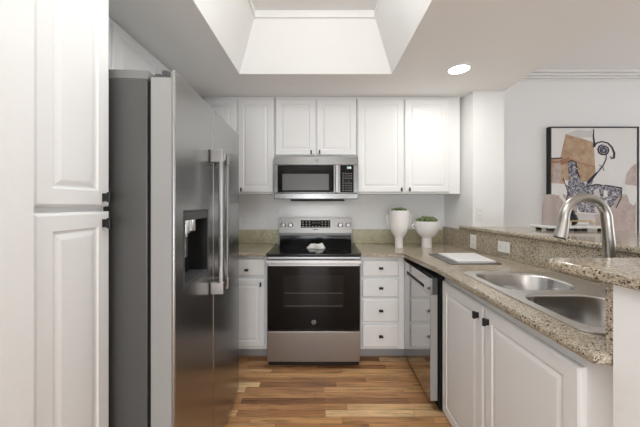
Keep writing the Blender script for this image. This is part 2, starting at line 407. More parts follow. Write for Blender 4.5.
# base cabinet left of the range
r = thing('base_cabinet', 'white base cabinet with one drawer over a door, left of the stove', 'cabinet', (-0.60, CY, 0))
carcass(r, -1.36, -0.440, CY, XB-0.01, 0.115, 0.877)
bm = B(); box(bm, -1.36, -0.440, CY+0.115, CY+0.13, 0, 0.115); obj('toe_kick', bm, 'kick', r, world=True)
def wdoor(parent, x0, x1, z0, z1, y, kx, kz, vert, name, raised=True, stile=0.045):
    bm = panel_bm(x0, x1, z0, z1, 0.02, stile, raised); bm.transform(Matrix.Translation((0, y, 0)))
    d = obj(name, bm, 'cab', parent, world=True)
    w, h = (0.013, 0.036) if vert else (0.034, 0.018); k = B(); y -= 0.02
    box(k, kx-w/2, kx+w/2, y-0.026, y-0.015, kz-h/2, kz+h/2, 0.002); box(k, kx-0.005, kx+0.005, y-0.016, y, kz-0.006, kz+0.006)
    obj('knob', k, 'blackmetal', d, world=True, label='small black knob'); return d
wdoor(r, -0.745, -0.455, 0.716, 0.855, CY, -0.600, 0.768, False, 'drawer', False)
wdoor(r, -0.745, -0.455, 0.142, 0.692, CY, -0.487, 0.652, True, 'door')
# drawer base right of the range
r = thing('drawer_cabinet', 'white base cabinet with a stack of four drawers, right of the stove', 'cabinet', (0.50, CY, 0))
carcass(r, 0.322, 0.6785, CY, XB-0.01, 0.115, 0.877)
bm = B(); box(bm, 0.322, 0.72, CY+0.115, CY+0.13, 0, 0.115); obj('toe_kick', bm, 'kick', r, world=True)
for z0, z1 in ((0.713, 0.843), (0.547, 0.689), (0.3445, 0.527), (0.138, 0.320)):
    wdoor(r, 0.335, 0.630, z0, z1, CY, 0.483, z0+(z1-z0)*0.5+0.004, False, 'drawer', False)
# sink base, faces -x.  local x runs towards the camera
r = thing('sink_cabinet', 'long white two-door base cabinet under the sink', 'cabinet', (0.765, 1.754, 0), -PI/2)
lx = lambda y: 1.754-y
bm = B(); box(bm, 0.0, 1.013, 0, 0.03, 0.0, 0.877, 0.0015, 1)
box(bm, 0, 0.03, 0.03, 0.55, 0.0, 0.877); box(bm, 0.985, 1.013, 0.03, 0.50, 0.0, 0.877)
obj('body', bm, 'cab', r)
door(r, 0.006, lx(1.307), 0.03, 0.829, lx(1.345), 0.775, stile=0.055)
door(r, lx(1.297), lx(0.818), 0.03, 0.829, lx(1.262), 0.775, stile=0.055)

# ================================================================ DISHWASHER
r = thing('dishwasher', 'stainless steel dishwasher built in between the drawers and the sink cabinet', 'dishwasher', (0.68, 2.318, 0), -PI/2)
w = 0.553
bm = B(); box(bm, 0.0, w, 0.055, 0.50, 0.02, 0.862); obj('body', bm, 'gasket', r)
# door skin
bm = B()
box(bm, 0, w, 0, 0.045, 0.075, 0.735, 0.003)
o = obj('door', bm, ['gray_light'], r, smooth='auto')
bm = B(); box(bm, 0.001, w-0.001, -0.0015, 0.002, 0.078, 0.735, 0.001, 1); obj('front_panel', bm, 'steel_dw', o)
# fascia with a pocket handle slot
bm = B()
frame_xz(bm, 0, w, 0.737, 0.838, 0.0, 0.006, 0.0001)
bm = B()
box(bm, 0, w, 0.012, 0.045, 0.737, 0.838)
o = obj('control_fascia', bm, 'gray_dark', r)
bm = B()
s0, s1, sz0, sz1 = 0.075, 0.447, 0.748, 0.772
box(bm, 0, s0, -0.001, 0.012, 0.737, 0.838); box(bm, s1, w, -0.001, 0.012, 0.737, 0.838)
box(bm, s0, s1, -0.001, 0.012, 0.737, sz0); box(bm, s0, s1, -0.001, 0.012, sz1, 0.838)
obj('fascia_skin', bm, 'steel_dw', o)
bm = B(); box(bm, s0, s1, 0.0105, 0.0118, sz0, sz1); obj('pocket_handle', bm, 'black', o)
bm = B(); box(bm, 0.0, w, 0.10, 0.115, 0.0, 0.075); obj('toe_panel', bm, 'black', r)

# ================================================================ REFRIGERATOR
th = PI/2 + math.radians(2.86)
r = thing('refrigerator', 'large side-by-side stainless steel refrigerator with ice dispenser', 'refrigerator', (-0.514, 1.0, 0), th)
FT = 1.774
bm = B(); box(bm, 0.004, 0.939, 0.097, 0.72, 0.03, FT-0.034, 0.003); obj('body', bm, 'gray_side', r)
bm = B(); box(bm, 0.004, 0.939, 0.095, 0.72, FT-0.034, FT-0.002, 0.003); obj('top_cap', bm, 'gray_cap', r)
bm = B(); box(bm, 0.01, 0.93, 0.085, 0.097, 0.05, FT-0.04); obj('gasket', bm, 'gasket', r)
bm = B(); box(bm, 0.02, 0.92, 0.05, 0.09, 0.0, 0.04); obj('base_grille', bm, 'black', r)
sm = 0.412
fd = None
for nm, x0, x1 in (('freezer_door', 0.0, sm-0.003), ('fresh_food_door', sm+0.003, 0.943)):
    bm = B(); box(bm, x0, x1, 0.012, 0.084, 0.042, FT-0.028, 0.003)
    d = obj(nm, bm, 'gray_light', r)
    bm = B(); box(bm, x0, x1, 0.0, 0.013, 0.042, FT, 0.005, 3)
    sk = obj('steel_skin', bm, 'steel_fridge', d, smooth='auto')
    if nm == 'freezer_door': fd, skin = d, sk
# dispenser: the recess is cut out of the freezer door
D0, D1, DZ0, DZ1 = 0.075, 0.325, 0.985, 1.272
def recess(o, y0, y1):
    c = B(); box(c, D0, D1, y0, y1, DZ0, DZ1)
    me = bpy.data.meshes.new('cut'); bmesh.ops.recalc_face_normals(c, faces=c.faces); c.to_mesh(me); c.free()
    co = bpy.data.objects.new('cut', me); COL.objects.link(co)
    t = bpy.data.objects.new('tmp', o.data); COL.objects.link(t)
    md = t.modifiers.new('b', 'BOOLEAN'); md.operation = 'DIFFERENCE'; md.object = co; md.solver = 'EXACT'
    dg = bpy.context.evaluated_depsgraph_get(); dg.update()
    o.data = bpy.data.meshes.new_from_object(t.evaluated_get(dg))
    bpy.data.objects.remove(t); bpy.data.objects.remove(co)
recess(fd, -0.02, 0.080); recess(skin, -0.02, 0.05)
bm = B()
t = 0.004
box(bm, D0, D1, 0.074, 0.079, DZ0, DZ1); box(bm, D0, D0+t, 0.0, 0.075, DZ0, DZ1); box(bm, D1-t, D1, 0.0, 0.075, DZ0, DZ1)
box(bm, D0, D1, 0.0, 0.075, DZ1-t, DZ1)
cv = obj('dispenser_cavity', bm, 'black', fd)
bm = B(); box(bm, D0+t, D1-t, -0.001, 0.074, DZ0, DZ0+0.012); obj('drip_tray', bm, 'gray_dark', fd)
bm = B(); box(bm, D0+t, D1-t, -0.002, 0.03, DZ1-0.036, DZ1-0.004, 0.002); obj('dispenser_control_panel', bm, 'gray_dark', fd)
bm = B(); cyl(bm, (0.16, 0.03, DZ1-0.09), (0.16, 0.03, DZ1-0.03), 0.016); cyl(bm, (0.16, 0.03, DZ1-0.105), (0.16, 0.03, DZ1-0.09), 0.008)
cyl(bm, (0.215, 0.035, DZ1-0.085), (0.215, 0.035, DZ1-0.03), 0.022); box(bm, 0.20, 0.23, 0.05, 0.058, DZ1-0.20, DZ1-0.05, 0.003)
obj('dispenser_spout', bm, 'chrome', fd, smooth='auto')
bm = B()
frame_xz(bm, D0-0.005, D1+0.005, DZ0-0.005, DZ1+0.005, -0.002, 0.002, 0.005); obj('dispenser_trim', bm, 'gray_dark', fd)
# handles
for par, hx0, hx1 in ((fd, 0.352, 0.386), (bpy.data.objects['fresh_food_door'], 0.440, 0.474)):
    bm = B()
    prism(bm, rrect(hx0+0.003, hx1-0.003, -0.064, -0.040, 0.007, 4), 0.885, 1.545)
    h = obj('handle', bm, 'handle_steel', par, smooth='auto')
    for z0, z1 in ((0.868, 0.925), (1.50, 1.562)):
        bm = B(); prism(bm, rrect(hx0, hx1, -0.068, 0.001, 0.010, 4), z0, z1, 0.003)
        obj('handle_bracket', bm, 'handle_steel', h, smooth='auto')
bm = B(); box(bm, 0.362, 0.376, -0.0695, -0.068, 1.514, 1.546, 0.0004, 1); obj('badge', bm, 'mark', fd)
# hinge covers on top
for hx0 in (0.012, 0.885):
    bm = B(); box(bm, hx0, hx0+0.05, 0.03, 0.085, FT-0.028, FT-0.018, 0.003); cyl(bm, (hx0+0.02, 0.045, FT-0.02), (hx0+0.02, 0.045, FT+0.004), 0.014, 14)
    box(bm, hx0+0.005, hx0+0.045, 0.06, 0.08, FT-0.02, FT-0.008, 0.003)
    obj('hinge_cover', bm, 'gray_dark', r, smooth='auto')

# ================================================================ RANGE
r = thing('range', 'freestanding stainless steel electric range with black glass oven door', 'stove', (-0.06, 2.5, 0))
RX0, RX1 = -0.424, 0.309
FY = 2.235
bm = B(); box(bm, RX0+0.006, RX1-0.006, FY+0.045, 2.80, 0.05, 0.885); obj('body', bm, 'black', r, world=True)
for fx_ in (RX0+0.05, RX1-0.05):
    for fy_ in (FY+0.10, 2.74):
        bm = B(); cyl(bm, (fx_, fy_, 0), (fx_, fy_, 0.05), 0.018); obj('foot', bm, 'black', r, world=True)
bm = B(); box(bm, RX0+0.004, RX1-0.004, FY+0.04, FY+0.07, 0.012, 0.06); obj('kick_plate', bm, 'black', r, world=True)
# cooktop
bm = B(); box(bm, -0.437, 0.317, FY+0.008, 2.76, 0.886, 0.905, 0.004, 3); obj('cooktop', bm, 'glass_black', r, smooth='auto', world=True)
for (bx, by, br) in ((-0.25, 2.40, 0.105), (0.13, 2.40, 0.085), (-0.25, 2.63, 0.08), (0.13, 2.63, 0.10)):
    bm = B()
    for rr in (br,):
        for k in range(48):
            a0, a1 = 2*PI*k/48, 2*PI*(k+1)/48
            vs = [bm.verts.new((bx+q*math.cos(t_), by+q*math.sin(t_), 0.9053)) for q, t_ in ((rr-0.0012, a0), (rr, a0), (rr, a1), (rr-0.0012, a1))]
            bm.faces.new(vs)
    obj('burner_ring', bm, 'mark_dim', r, world=True)
# oven door: steel frame, glass, window, handle, emblem
DT, DB = 0.812, 0.306
bm = B(); box(bm, RX0, RX1, FY, FY+0.045, DB, 0.884, 0.004); od = obj('oven_door', bm, 'steel', r, smooth='auto', world=True)
bm = B(); box(bm, RX0+0.004, RX1-0.004, FY-0.004, FY+0.003, DB+0.004, DT, 0.002); obj('door_glass', bm, 'glass_black', od, world=True)
bm = B(); box(bm, -0.295, 0.178, FY-0.0046, FY-0.004, 0.485, 0.742, 0); obj('oven_window', bm, 'oven_window', od, world=True)
bm = B()
for z in (0.60, 0.50):
    box(bm, -0.285, 0.168, FY-0.005, FY-0.0047, z-0.0012, z+0.0012)
obj('rack_lines', bm, 'mark_dim', od, world=True)
bm = B()
hz = 0.850
prism(bm, [(RX0+0.0, FY-0.045), (RX1-0.0, FY-0.045), (RX1-0.0, FY-0.026), (RX0+0.0, FY-0.026)], hz-0.016, hz+0.016, 0.006, 3)
h = obj('door_handle', bm, 'steel', od, smooth='auto', world=True)
for hx_ in (RX0+0.001, RX1-0.035):
    bm = B(); box(bm, hx_, hx_+0.034, FY-0.030, FY+0.001, hz-0.014, hz+0.014, 0.003); obj('handle_post', bm, 'steel', h, world=True)
def emblem(parent, x, y, z, rad, k):
    bm = B()
    for q in range(32):
        a0, a1 = 2*PI*q/32, 2*PI*(q+1)/32
        for (r0, r1) in ((rad*0.86, rad),):
            vs = [bm.verts.new((x+q2*math.cos(t_), y, z+q2*math.sin(t_))) for q2, t_ in ((r0, a0), (r1, a0), (r1, a1), (r0, a1))]
            bm.faces.new(vs)
    text_bm(bm, 'GE', rad*1.05, (x, y, z), depth=0.0002)
    return obj('emblem', bm, k, parent, world=True, label='round GE emblem')
emblem(od, -0.056, FY-0.0052, 0.372, 0.017, 'mark')
# bottom drawer
bm = B(); box(bm, RX0, RX1, FY-0.002, FY+0.045, 0.058, 0.298, 0.004); obj('storage_drawer', bm, 'steel', r, smooth='auto', world=True)
# backguard
def slant(bm, x0, x1, ya, yb, yback, z0, z1, bev=0.003):
    pts = [(ya, z0), (yb, z1), (yback, z1), (yback, z0)]
    lo = [bm.verts.new((x0, y, z)) for y, z in pts]; hi = [bm.verts.new((x1, y, z)) for y, z in pts]
    fs = [bm.faces.new(lo), bm.faces.new(hi)] + [bm.faces.new((lo[k], lo[(k+1) % 4], hi[(k+1) % 4], hi[k])) for k in range(4)]
    if bev: bmesh.ops.bevel(bm, geom=list({e for f_ in fs for e in f_.edges}), offset=bev, segments=2, affect='EDGES')
GX0, GX1 = -0.405, 0.298
bm = B(); box(bm, GX0+0.004, GX1-0.004, 2.757, 2.81, 0.89, 1.002); obj('backguard_base', bm, 'glass_black', r, world=True)
bm = B(); box(bm, GX0+0.002, GX1-0.002, 2.752, 2.81, 0.995, 1.022, 0.002); obj('backguard_lip', bm, 'gray_cap', r, world=True)
bm = B(); slant(bm, GX0, GX1, 2.735, 2.765, 2.815, 1.02, 1.163); bgd = obj('backguard', bm, 'steel', r, smooth='auto', world=True)
ysl = lambda z: 2.735 + 0.03*(z-1.02)/0.143
bm = B(); slant(bm, -0.195, 0.090, ysl(1.072)-0.0015, ysl(1.143)-0.0015, 2.765, 1.072, 1.143, 0); obj('display', bm, 'glass_black', bgd, world=True)
bm = B()
for i in range(9):
    for j in range(3):
        x = -0.18 + i*0.031; z = 1.083 + j*0.021
        if 3 <= i <= 5 and j > 0: continue
        box(bm, x, x+0.013, ysl(z)-0.0024, ysl(z)-0.0014, z-0.0015, z+0.0025)
obj('key_marks', bm, 'mark', bgd, world=True)
bm = B()
for i, x in enumerate((-0.085, -0.066, -0.040, -0.021)): frame_xz(bm, x, x+0.013, 1.104, 1.126, ysl(1.115)-0.0028, ysl(1.115)-0.0018, 0.002)
obj('clock', bm, 'mark_dim', bgd, world=True)
bm = B(); box(bm, -0.078, -0.032, ysl(1.055)-0.002, ysl(1.055)+0.002, 1.050, 1.058, 0.001, 1); obj('brand_plate', bm, 'gray_dark', bgd, world=True)
for kx in (-0.366, -0.295, 0.188, 0.262):
    z = 1.098; y = ysl(z); bm = B(); tube(bm, [(kx, y+0.002, z-0.004), (kx, y-0.004, z-0.004)], [0.027, 0.027], 24); obj('knob_skirt', bm, 'gray_dark', bgd, smooth='auto', world=True)
    bm = B()
    tube(bm, [(kx, y-0.006, z), (kx, y-0.026, z), (kx, y-0.030, z)], [0.021, 0.019, 0.015], 24); box(bm, kx-0.004, kx+0.004, y-0.036, y-0.02, z-0.019, z+0.019, 0.002)
    obj('control_knob', bm, 'steel', bgd, smooth='auto', world=True)

# ================================================================ MICROWAVE
r = thing('microwave', 'stainless steel over-the-range microwave under the short wall cabinet', 'microwave', (-0.045, 2.62, 1.335))
MY = 2.46; g = lambda p: (p-321)/284*MY
X0, X1 = g(273.6), g(358.2); Zt, Z1, Z0, Zb = 1.711, 1.638, 1.398, 1.343
bm = B(); box(bm, X0+0.01, X1-0.01, MY+0.035, 2.84, Zb+0.005, Zt, 0.003); obj('body', bm, 'gray_dark', r, world=True)
bm = B(); box(bm, X0+0.003, X1-0.003, MY+0.004, MY+0.04, Z1+0.002, Zt, 0.004); ub = obj('top_vent', bm, 'steel_mw', r, smooth='auto', world=True)
emblem(ub, g(317), MY+0.0032, 1.676, 0.015, 'gray_dark')
bm = B(); box(bm, X0, X1, MY, MY+0.036, Z0-0.002, Z1, 0.004); mf = obj('front_frame', bm, 'steel_mw', r, smooth='auto', world=True)
bm = B(); box(bm, X0+0.003, X1-0.003, MY+0.003, MY+0.04, Zb, Z0-0.004, 0.006); obj('bottom_rail', bm, 'steel_mw', r, smooth='auto', world=True)
bm = B(); box(bm, g(277.6), g(333.8), MY-0.004, MY+0.003, Z0+0.004, Z1-0.003, 0.002); md_ = obj('door', bm, 'glass_black', r, world=True)
bm = B(); box(bm, g(282.5), g(328.8), MY-0.0048, MY-0.004, Z0+0.022, 1.560); obj('window', bm, 'mw_window', md_, world=True)
bm = B(); prism(bm, rrect(g(335.2), g(338.6), MY-0.040, MY-0.020, 0.006, 3), Z0+0.006, Z1-0.004, 0.002)
box(bm, g(335.6), g(338.2), MY-0.024, MY+0.001, Z0+0.012, Z0+0.03); box(bm, g(335.6), g(338.2), MY-0.024, MY+0.001, Z1-0.03, Z1-0.012)
obj('handle', bm, 'steel', md_, smooth='auto', world=True)
bm = B(); box(bm, g(340.2), g(353.6), MY-0.003, MY+0.003, Z0+0.004, Z1-0.003, 0.002); cp = obj('control_panel', bm, 'glass_black', r, world=True)
bm = B()
for j in range(8):
    for i in range(4):
        x = g(342.6) + i*0.0235; z = 1.415 + j*0.021
        if j in (4,) and i % 2: continue
        box(bm, x, x+0.010, MY-0.0036, MY-0.0029, z, z+0.005)
obj('key_marks', bm, 'mark', cp, world=True)
bm = B()
for x in (g(347.2), g(348.7), g(350.0)): frame_xz(bm, x, x+0.009, 1.606, 1.622, MY-0.0038, MY-0.0029, 0.0022)
obj('clock', bm, 'digit', cp, world=True)
bm = B(); box(bm, g(290), g(345), MY+0.05, MY+0.20, 1.325, Zb+0.006, 0.006)
for x0 in (g(300), g(320)): box(bm, x0, x0+0.11, MY+0.03, MY+0.045, 1.333, Zb+0.006, 0.003)
obj('underside_grille', bm, 'black', r, world=True)

# ================================================================ COUNTERTOPS, SPLASHES, BAR
ZK = 0.907
bm = B()
prism(bm, [(-1.378, 2.27), (-0.442, 2.27), (-0.442, XB-0.002), (-1.378, XB-0.002)], 0.877, ZK, 0.011, 4)
o = obj('countertop', bm, 'granite', smooth='auto'); tag(centre(o), 'short granite countertop between the refrigerator and the stove', 'countertop')
bm = B()
prism(bm, [(0.322, 2.27), (0.640, 2.27), (0.672, 2.235), (0.712, 1.75), (0.712, 0.741), (1.485, 0.741), (1.235, XB-0.002), (0.322, XB-0.002)], 0.877, ZK, 0.012, 4)
o = obj('countertop', bm, 'granite', smooth='auto')
c = B(); prism(c, rrect(0.832, 1.218, 1.272, 1.608, 0.04, 8), 0.8, 1.0); cut(o, c)
c = B(); prism(c, rrect(0.832, 1.218, 0.882, 1.228, 0.04, 8), 0.8, 1.0); cut(o, c)
for p in o.data.polygons: p.use_smooth = True
o.data.set_sharp_from_angle(angle=0.6)
tag(centre(o), 'long L-shaped granite countertop holding the sink and both vases', 'countertop')
def splash(label, pts, z0, z1, m='granite_splash'):
    bm = B(); prism(bm, pts, z0, z1, 0.003, 2); o = obj('backsplash', bm, m); tag(centre(o), label, 'backsplash'); return o
splash('low granite backsplash behind the counter left of the stove', [(-1.378, XB-0.022), (-0.42, XB-0.022), (-0.42, XB-0.001), (-1.378, XB-0.001)], ZK, 1.045)
splash('low granite backsplash behind the two vases', [(0.312, XB-0.022), (1.2165, XB-0.022), (1.2145, XB-0.001), (0.312, XB-0.001)], ZK, 1.045)
splash('long granite backsplash with two outlets, below the raised bar', [(px(2.84)-0.019, 2.84), (px(0.765)-0.0, 0.765), (px(0.765)+0.019, 0.765), (px(2.84)-0.001, 2.84)], ZK, 1.0762, 'granite')
splash('narrow granite splash end where the counter meets the near wall', [(0.758, 0.738), (1.45, 0.738), (1.45, 0.757), (0.758, 0.757)], ZK, 1.0935, 'granite')
# raised bar
bm = B()
prism(bm, [(px(2.56)-0.027, 2.56), (px(2.56)-0.003, 2.56), (px(2.409)-0.002, 2.409), (2.14, 2.409), (2.14, 0.965), (px(0.965)-0.027, 0.965)], 1.077, 1.107, 0.012, 4)
o = obj('bar_top', bm, 'granite_bar', smooth='auto'); tag(centre(o), 'long raised granite bar top running behind the faucet', 'bar counter')
bm = B()
pts = [(0.775, 0.55), (0.726, 0.915)]
pts = [(0.765, 0.52)] + [(0.752-0.0, 0.62), (0.722, 0.880), (0.725, 0.905), (0.738, 0.925), (0.765, 0.938), (1.9, 0.938), (1.9, 0.52)]
prism(bm, pts, 1.095, 1.125, 0.013, 4)
o = obj('bar_top', bm, 'granite_bar', smooth='auto'); tag(centre(o), 'raised granite bar top nearest the camera, cutting across the sink end', 'bar counter')

# ================================================================ SINK AND FAUCET
r = thing('sink', 'double-bowl stainless steel sink set into the granite counter', 'sink', (1.07, 1.25, ZK))
def ring(bm, A, Bq):
    n = len(A)
    for k in range(n): bm.faces.new((A[k], A[(k+1) % n], Bq[(k+1) % n], Bq[k]))
def loop(bm, pts, z): return [bm.verts.new((x, y, z)) for x, y in pts]
def bowl(name, x0, x1, y0, y1, depth, rs):
    bm = B(); rr = rs[0]
    n = 8
    def rl(i, z): return loop(bm, rrect(x0+i, x1-i, y0+i, y1-i, 0, n, [max(q-i, 0.02) for q in rs]), z)
    L_ = [rl(-0.012, ZK+0.0045), rl(-0.002, ZK+0.004), rl(0.004, ZK-0.004), rl(0.008, ZK-depth+0.03), rl(0.018, ZK-depth+0.008), rl(0.04, ZK-depth)]
    for a, b in zip(L_, L_[1:]): ring(bm, a, b)
    bm.faces.new(L_[-1])
    o = obj(name, bm, 'steel_sink', r, smooth=True, world=True)
    bm = B(); cx, cy = (x0+x1)/2+0.03, (y0+y1)/2
    lathe(bm, [(0.045, 0.0005), (0.045, 0.003), (0.036, 0.003), (0.03, 0.001)], 24, (cx, cy, ZK-depth))
    obj('drain', bm, 'chrome', o, smooth='auto', world=True)
    return o
bowl('bowl', 0.840, 1.21, 1.280, 1.600, 0.19, [0.12, 0.14, 0.09, 0.06])
bowl('bowl', 0.840, 1.21, 0.890, 1.220, 0.17, [0.12, 0.12, 0.09, 0.09])
# rim: flat plate with two openings
bm = B(); prism(bm, rrect(0.800, 1.345, 0.850, 1.640, 0.05, 6), ZK+0.0004, ZK+0.0055, 0.002, 2)
o = obj('rim', bm, 'rim_steel')
for (a, b, cc, d) in ((0.840, 1.21, 1.280, 1.600), (0.840, 1.21, 0.890, 1.220)):
    c = B(); prism(c, rrect(a-0.004, b+0.004, cc-0.004, d+0.004, 0, 8, [0.12, 0.13, 0.09, 0.075]), 0.8, 1.0); cut(o, c)
o.data.transform(MW[r.name].inverted()); o.parent = r

fx0, fy0 = 1.276, 1.255; ZR = ZK+0.0056
r = thing('faucet', 'tall brushed nickel gooseneck kitchen faucet at the back of the sink', 'faucet', (fx0, fy0, ZR))
bm = B(); lathe(bm, [(0.030, 0), (0.030, 0.006), (0.026, 0.012), (0.024, 0.10), (0.022, 0.105)], 28); obj('base', bm, 'nickel', r, smooth='auto')
pts = [(0.0, 0, 0.105), (-0.001, 0, 0.16), (-0.004, 0, 0.22), (-0.010, 0, 0.28)]
for k in range(0, 17):     # arch
    a = math.radians(6 + k*(176-6)/16); R = 0.0935
    pts.append((-0.108 + R*math.cos(a), 0, 0.322 + R*math.sin(a)))
pts += [(-0.2025, 0, 0.31)]
bm = B(); tube(bm, pts, [0.0215]*3+[0.0205]*2+[0.019]*(len(pts)-5), 18)
obj('spout', bm, 'nickel', r, smooth='auto')
bm = B(); tube(bm, [(-0.2015, 0, 0.325), (-0.2035, 0, 0.31), (-0.209, 0, 0.28), (-0.220, 0, 0.240)], [0.0196, 0.021, 0.023, 0.026], 20)
sp = obj('spray_head', bm, 'nickel', r, smooth='auto')
bm = B(); tube(bm, [(-0.220, 0, 0.2405), (-0.2215, 0, 0.236)], 0.022, 20); obj('spray_nozzle', bm, 'gray_dark', sp, smooth='auto')
bm = B(); tube(bm, [(0.0, -0.02, 0.07), (0.0, -0.045, 0.07)], 0.012, 14); tube(bm, [(0, -0.04, 0.07), (0, -0.055, 0.10), (0, -0.07, 0.15)], [0.008, 0.007, 0.006], 12); obj('lever', bm, 'nickel', r, smooth='auto')

# ================================================================ ITEMS ON THE COUNTER
def succulents(parent, rad, z, h, n, s):
    bm = B(); rnd = random.Random(n)
    for i in range(n):
        a = rnd.random()*2*PI; q = rad*math.sqrt(rnd.random()); x, y = q*math.cos(a), q*math.sin(a)
        zz = z + h*(1-(q/rad)**2)*0.8*rnd.uniform(0.6, 1.1)
        for k in range(9):
            b = 2*PI*k/9 + rnd.random(); t = s*rnd.uniform(0.7, 1.2); el = 0.35 + 0.7*(k % 3)/2
            dx, dy, dz = math.cos(b)*math.cos(el), math.sin(b)*math.cos(el), math.sin(el)
            tube(bm, [(x, y, zz-s*0.4), (x+dx*t*0.5, y+dy*t*0.5, zz+dz*t*0.5), (x+dx*t, y+dy*t, zz+dz*t)], [s*0.16, s*0.24, s*0.05], 5)
    return obj('foliage', bm, 'green', parent, smooth=True, label='clump of small green succulents')
# tall amphora
r = thing('potted_succulent', 'tall white footed vase with two ring handles and a few succulents', 'potted plant', (0.708, 2.58, ZK))
prof = [(0.037, 0), (0.037, 0.004), (0.0345, 0.05), (0.034, 0.085), (0.042, 0.098), (0.062, 0.125), (0.078, 0.165), (0.086, 0.21), (0.090, 0.26), (0.092, 0.31), (0.094, 0.333), (0.090, 0.335), (0.087, 0.320), (0.080, 0.315)]
bm = B(); lathe(bm, prof, 40); va = obj('vase', bm, 'ceramic', r, smooth='auto')
for s in (-1, 1):
    bm = B(); tube(bm, [(s*0.086, 0, 0.285), (s*0.104, 0, 0.288), (s*0.112, 0, 0.27), (s*0.106, 0, 0.235), (s*0.094, 0, 0.20), (s*0.080, 0, 0.19)], 0.0055, 10); obj('handle', bm, 'ceramic', va, smooth=True)
bm = B(); lathe(bm, [(0.080, 0.31), (0.080, 0.325)], 24); obj('soil', bm, 'soil', r)
succulents(r, 0.07, 0.330, 0.018, 26, 0.020)
# low goblet
r = thing('potted_succulent', 'low wide white footed bowl heaped with green succulents', 'potted plant', (0.960, 2.58, ZK))
prof = [(0.046, 0), (0.046, 0.004), (0.043, 0.05), (0.042, 0.085), (0.050, 0.095), (0.076, 0.115), (0.096, 0.145), (0.107, 0.185), (0.111, 0.22), (0.111, 0.236), (0.107, 0.238), (0.103, 0.226), (0.095, 0.222)]
bm = B(); lathe(bm, prof, 40); va = obj('vase', bm, 'ceramic', r, smooth='auto')
for s in (-1, 1):
    bm = B(); tube(bm, [(s*0.106, 0, 0.205), (s*0.122, 0, 0.208), (s*0.130, 0, 0.195), (s*0.124, 0, 0.175), (s*0.102, 0, 0.165)], 0.006, 10); obj('handle', bm, 'ceramic', va, smooth=True)
bm = B(); lathe(bm, [(0.096, 0.21), (0.096, 0.225)], 24); obj('soil', bm, 'soil', r)
succulents(r, 0.088, 0.232, 0.045, 70, 0.024)

# silver tray with white board
bm = B(); prism(bm, [(0.845, 1.845), (1.175, 1.845), (1.210, 2.215), (0.840, 2.215)], ZK+0.0004, ZK+0.007, 0.002, 2)
bm2 = B()
o = obj('serving_tray', bm, 'handle_steel', smooth='auto')
c = B(); prism(c, [(0.862, 1.860), (1.160, 1.860), (1.192, 2.198), (0.858, 2.198)], ZK+0.003, 1.0); cut(o, c)
tag(centre(o), 'flat silver tray lying on the counter between vases and sink', 'tray')
bm = B(); prism(bm, [(0.905, 1.882), (1.155, 1.875), (1.185, 2.190), (0.905, 2.190)], ZK+0.0032, ZK+0.016, 0.002, 2)
o = obj('cutting_board', bm, 'paper'); tag(centre(o), 'white rectangular board lying on the silver tray', 'board')

# cloth on the cooktop
bm = B(); rnd = random.Random(3)
nx, ny = 18, 12; grid = []
for j in range(ny+1):
    row_ = []
    for i in range(nx+1):
        u, w_ = i/nx, j/ny
        edge = min(u, 1-u, w_, 1-w_)*2
        x = (u-0.5)*0.155 + 0.008*math.sin(9*w_+2) ; y = (w_-0.5)*0.10 + 0.012*math.sin(7*u)
        z = 0.002 + min(1, edge*3.2)*(0.022 + 0.010*math.sin(11*u+4*w_)*math.cos(8*w_-3*u) + 0.010*u + 0.004*rnd.random())
        row_.append(bm.verts.new((x, y, z)))
    grid.append(row_)
for j in range(ny):
    for i in range(nx): bm.faces.new((grid[j][i], grid[j][i+1], grid[j+1][i+1], grid[j+1][i]))
ed = bmesh.ops.extrude_face_region(bm, geom=list(bm.faces))
for v_ in ed['geom']:
    if isinstance(v_, bmesh.types.BMVert): v_.co.z = 0.0
o = obj('dish_cloth', bm, 'cloth', smooth=True); o.location = (-0.045, 2.55, 0.9056)
tag(o, 'small white crumpled cloth on the black cooktop', 'cloth')

# ================================================================ OUTLETS
def outlet(label, loc, rz, w, h, horizontal=False, kind='outlet', group=None):
    r = thing('wall_outlet' if kind == 'outlet' else 'light_switch', label, kind, loc, rz, group)
    bm = B(); box(bm, -w/2, w/2, -0.006, 0, -h/2, h/2, 0.002); obj('cover_plate', bm, 'white_plastic', r)
    for s in (-1, 1):
        cx, cz = (s*w*0.21, 0) if horizontal else (0, s*h*0.19)
        bm = B(); box(bm, cx-0.012, cx+0.012, -0.0075, -0.005, cz-0.012, cz+0.012, 0.001, 1); q = obj('socket', bm, 'white_plastic', r)
        bm = B()
        for t_ in (-1, 1):
            a, b_ = (0, t_*0.0045) if horizontal else (t_*0.0045, 0)
            box(bm, cx+a-0.0012, cx+a+0.0012, -0.0078, -0.0073, cz+b_-0.003, cz+b_+0.003)
        obj('slot', bm, 'slot', q)
    return r
ang = -PI/2 + math.atan(0.12)
face = lambda y: px(y) - 0.0195 + 0.019*max(0, 0)  # splash face
def fpt(y):   # point on the long splash's kitchen face
    a = (px(2.84)-0.019, 2.84); b = (px(0.765), 0.765); t_ = (2.84-y)/(2.84-0.765); return (a[0]+(b[0]-a[0])*t_-0.0012, y)
sang = -PI/2 + math.atan2(px(0.765)-px(2.84)+0.019, 2.84-0.765)
y = 2.375; outlet('white vertical outlet plate on the granite splash, nearer the vases', (*fpt(y), 0.985), sang, 0.075, 0.115)
y = 2.045; outlet('white horizontal outlet plate on the granite splash, nearer the faucet', (*fpt(y), 0.990), sang, 0.110, 0.078, True)
outlet('white outlet plate on the white column above the bar', (1.349, 2.4125, 1.222), 0, 0.071, 0.10)
outlet('white outlet plate on the back wall beside the refrigerator', (-0.765, XB-0.0005, 1.155), 0, 0.062, 0.10)

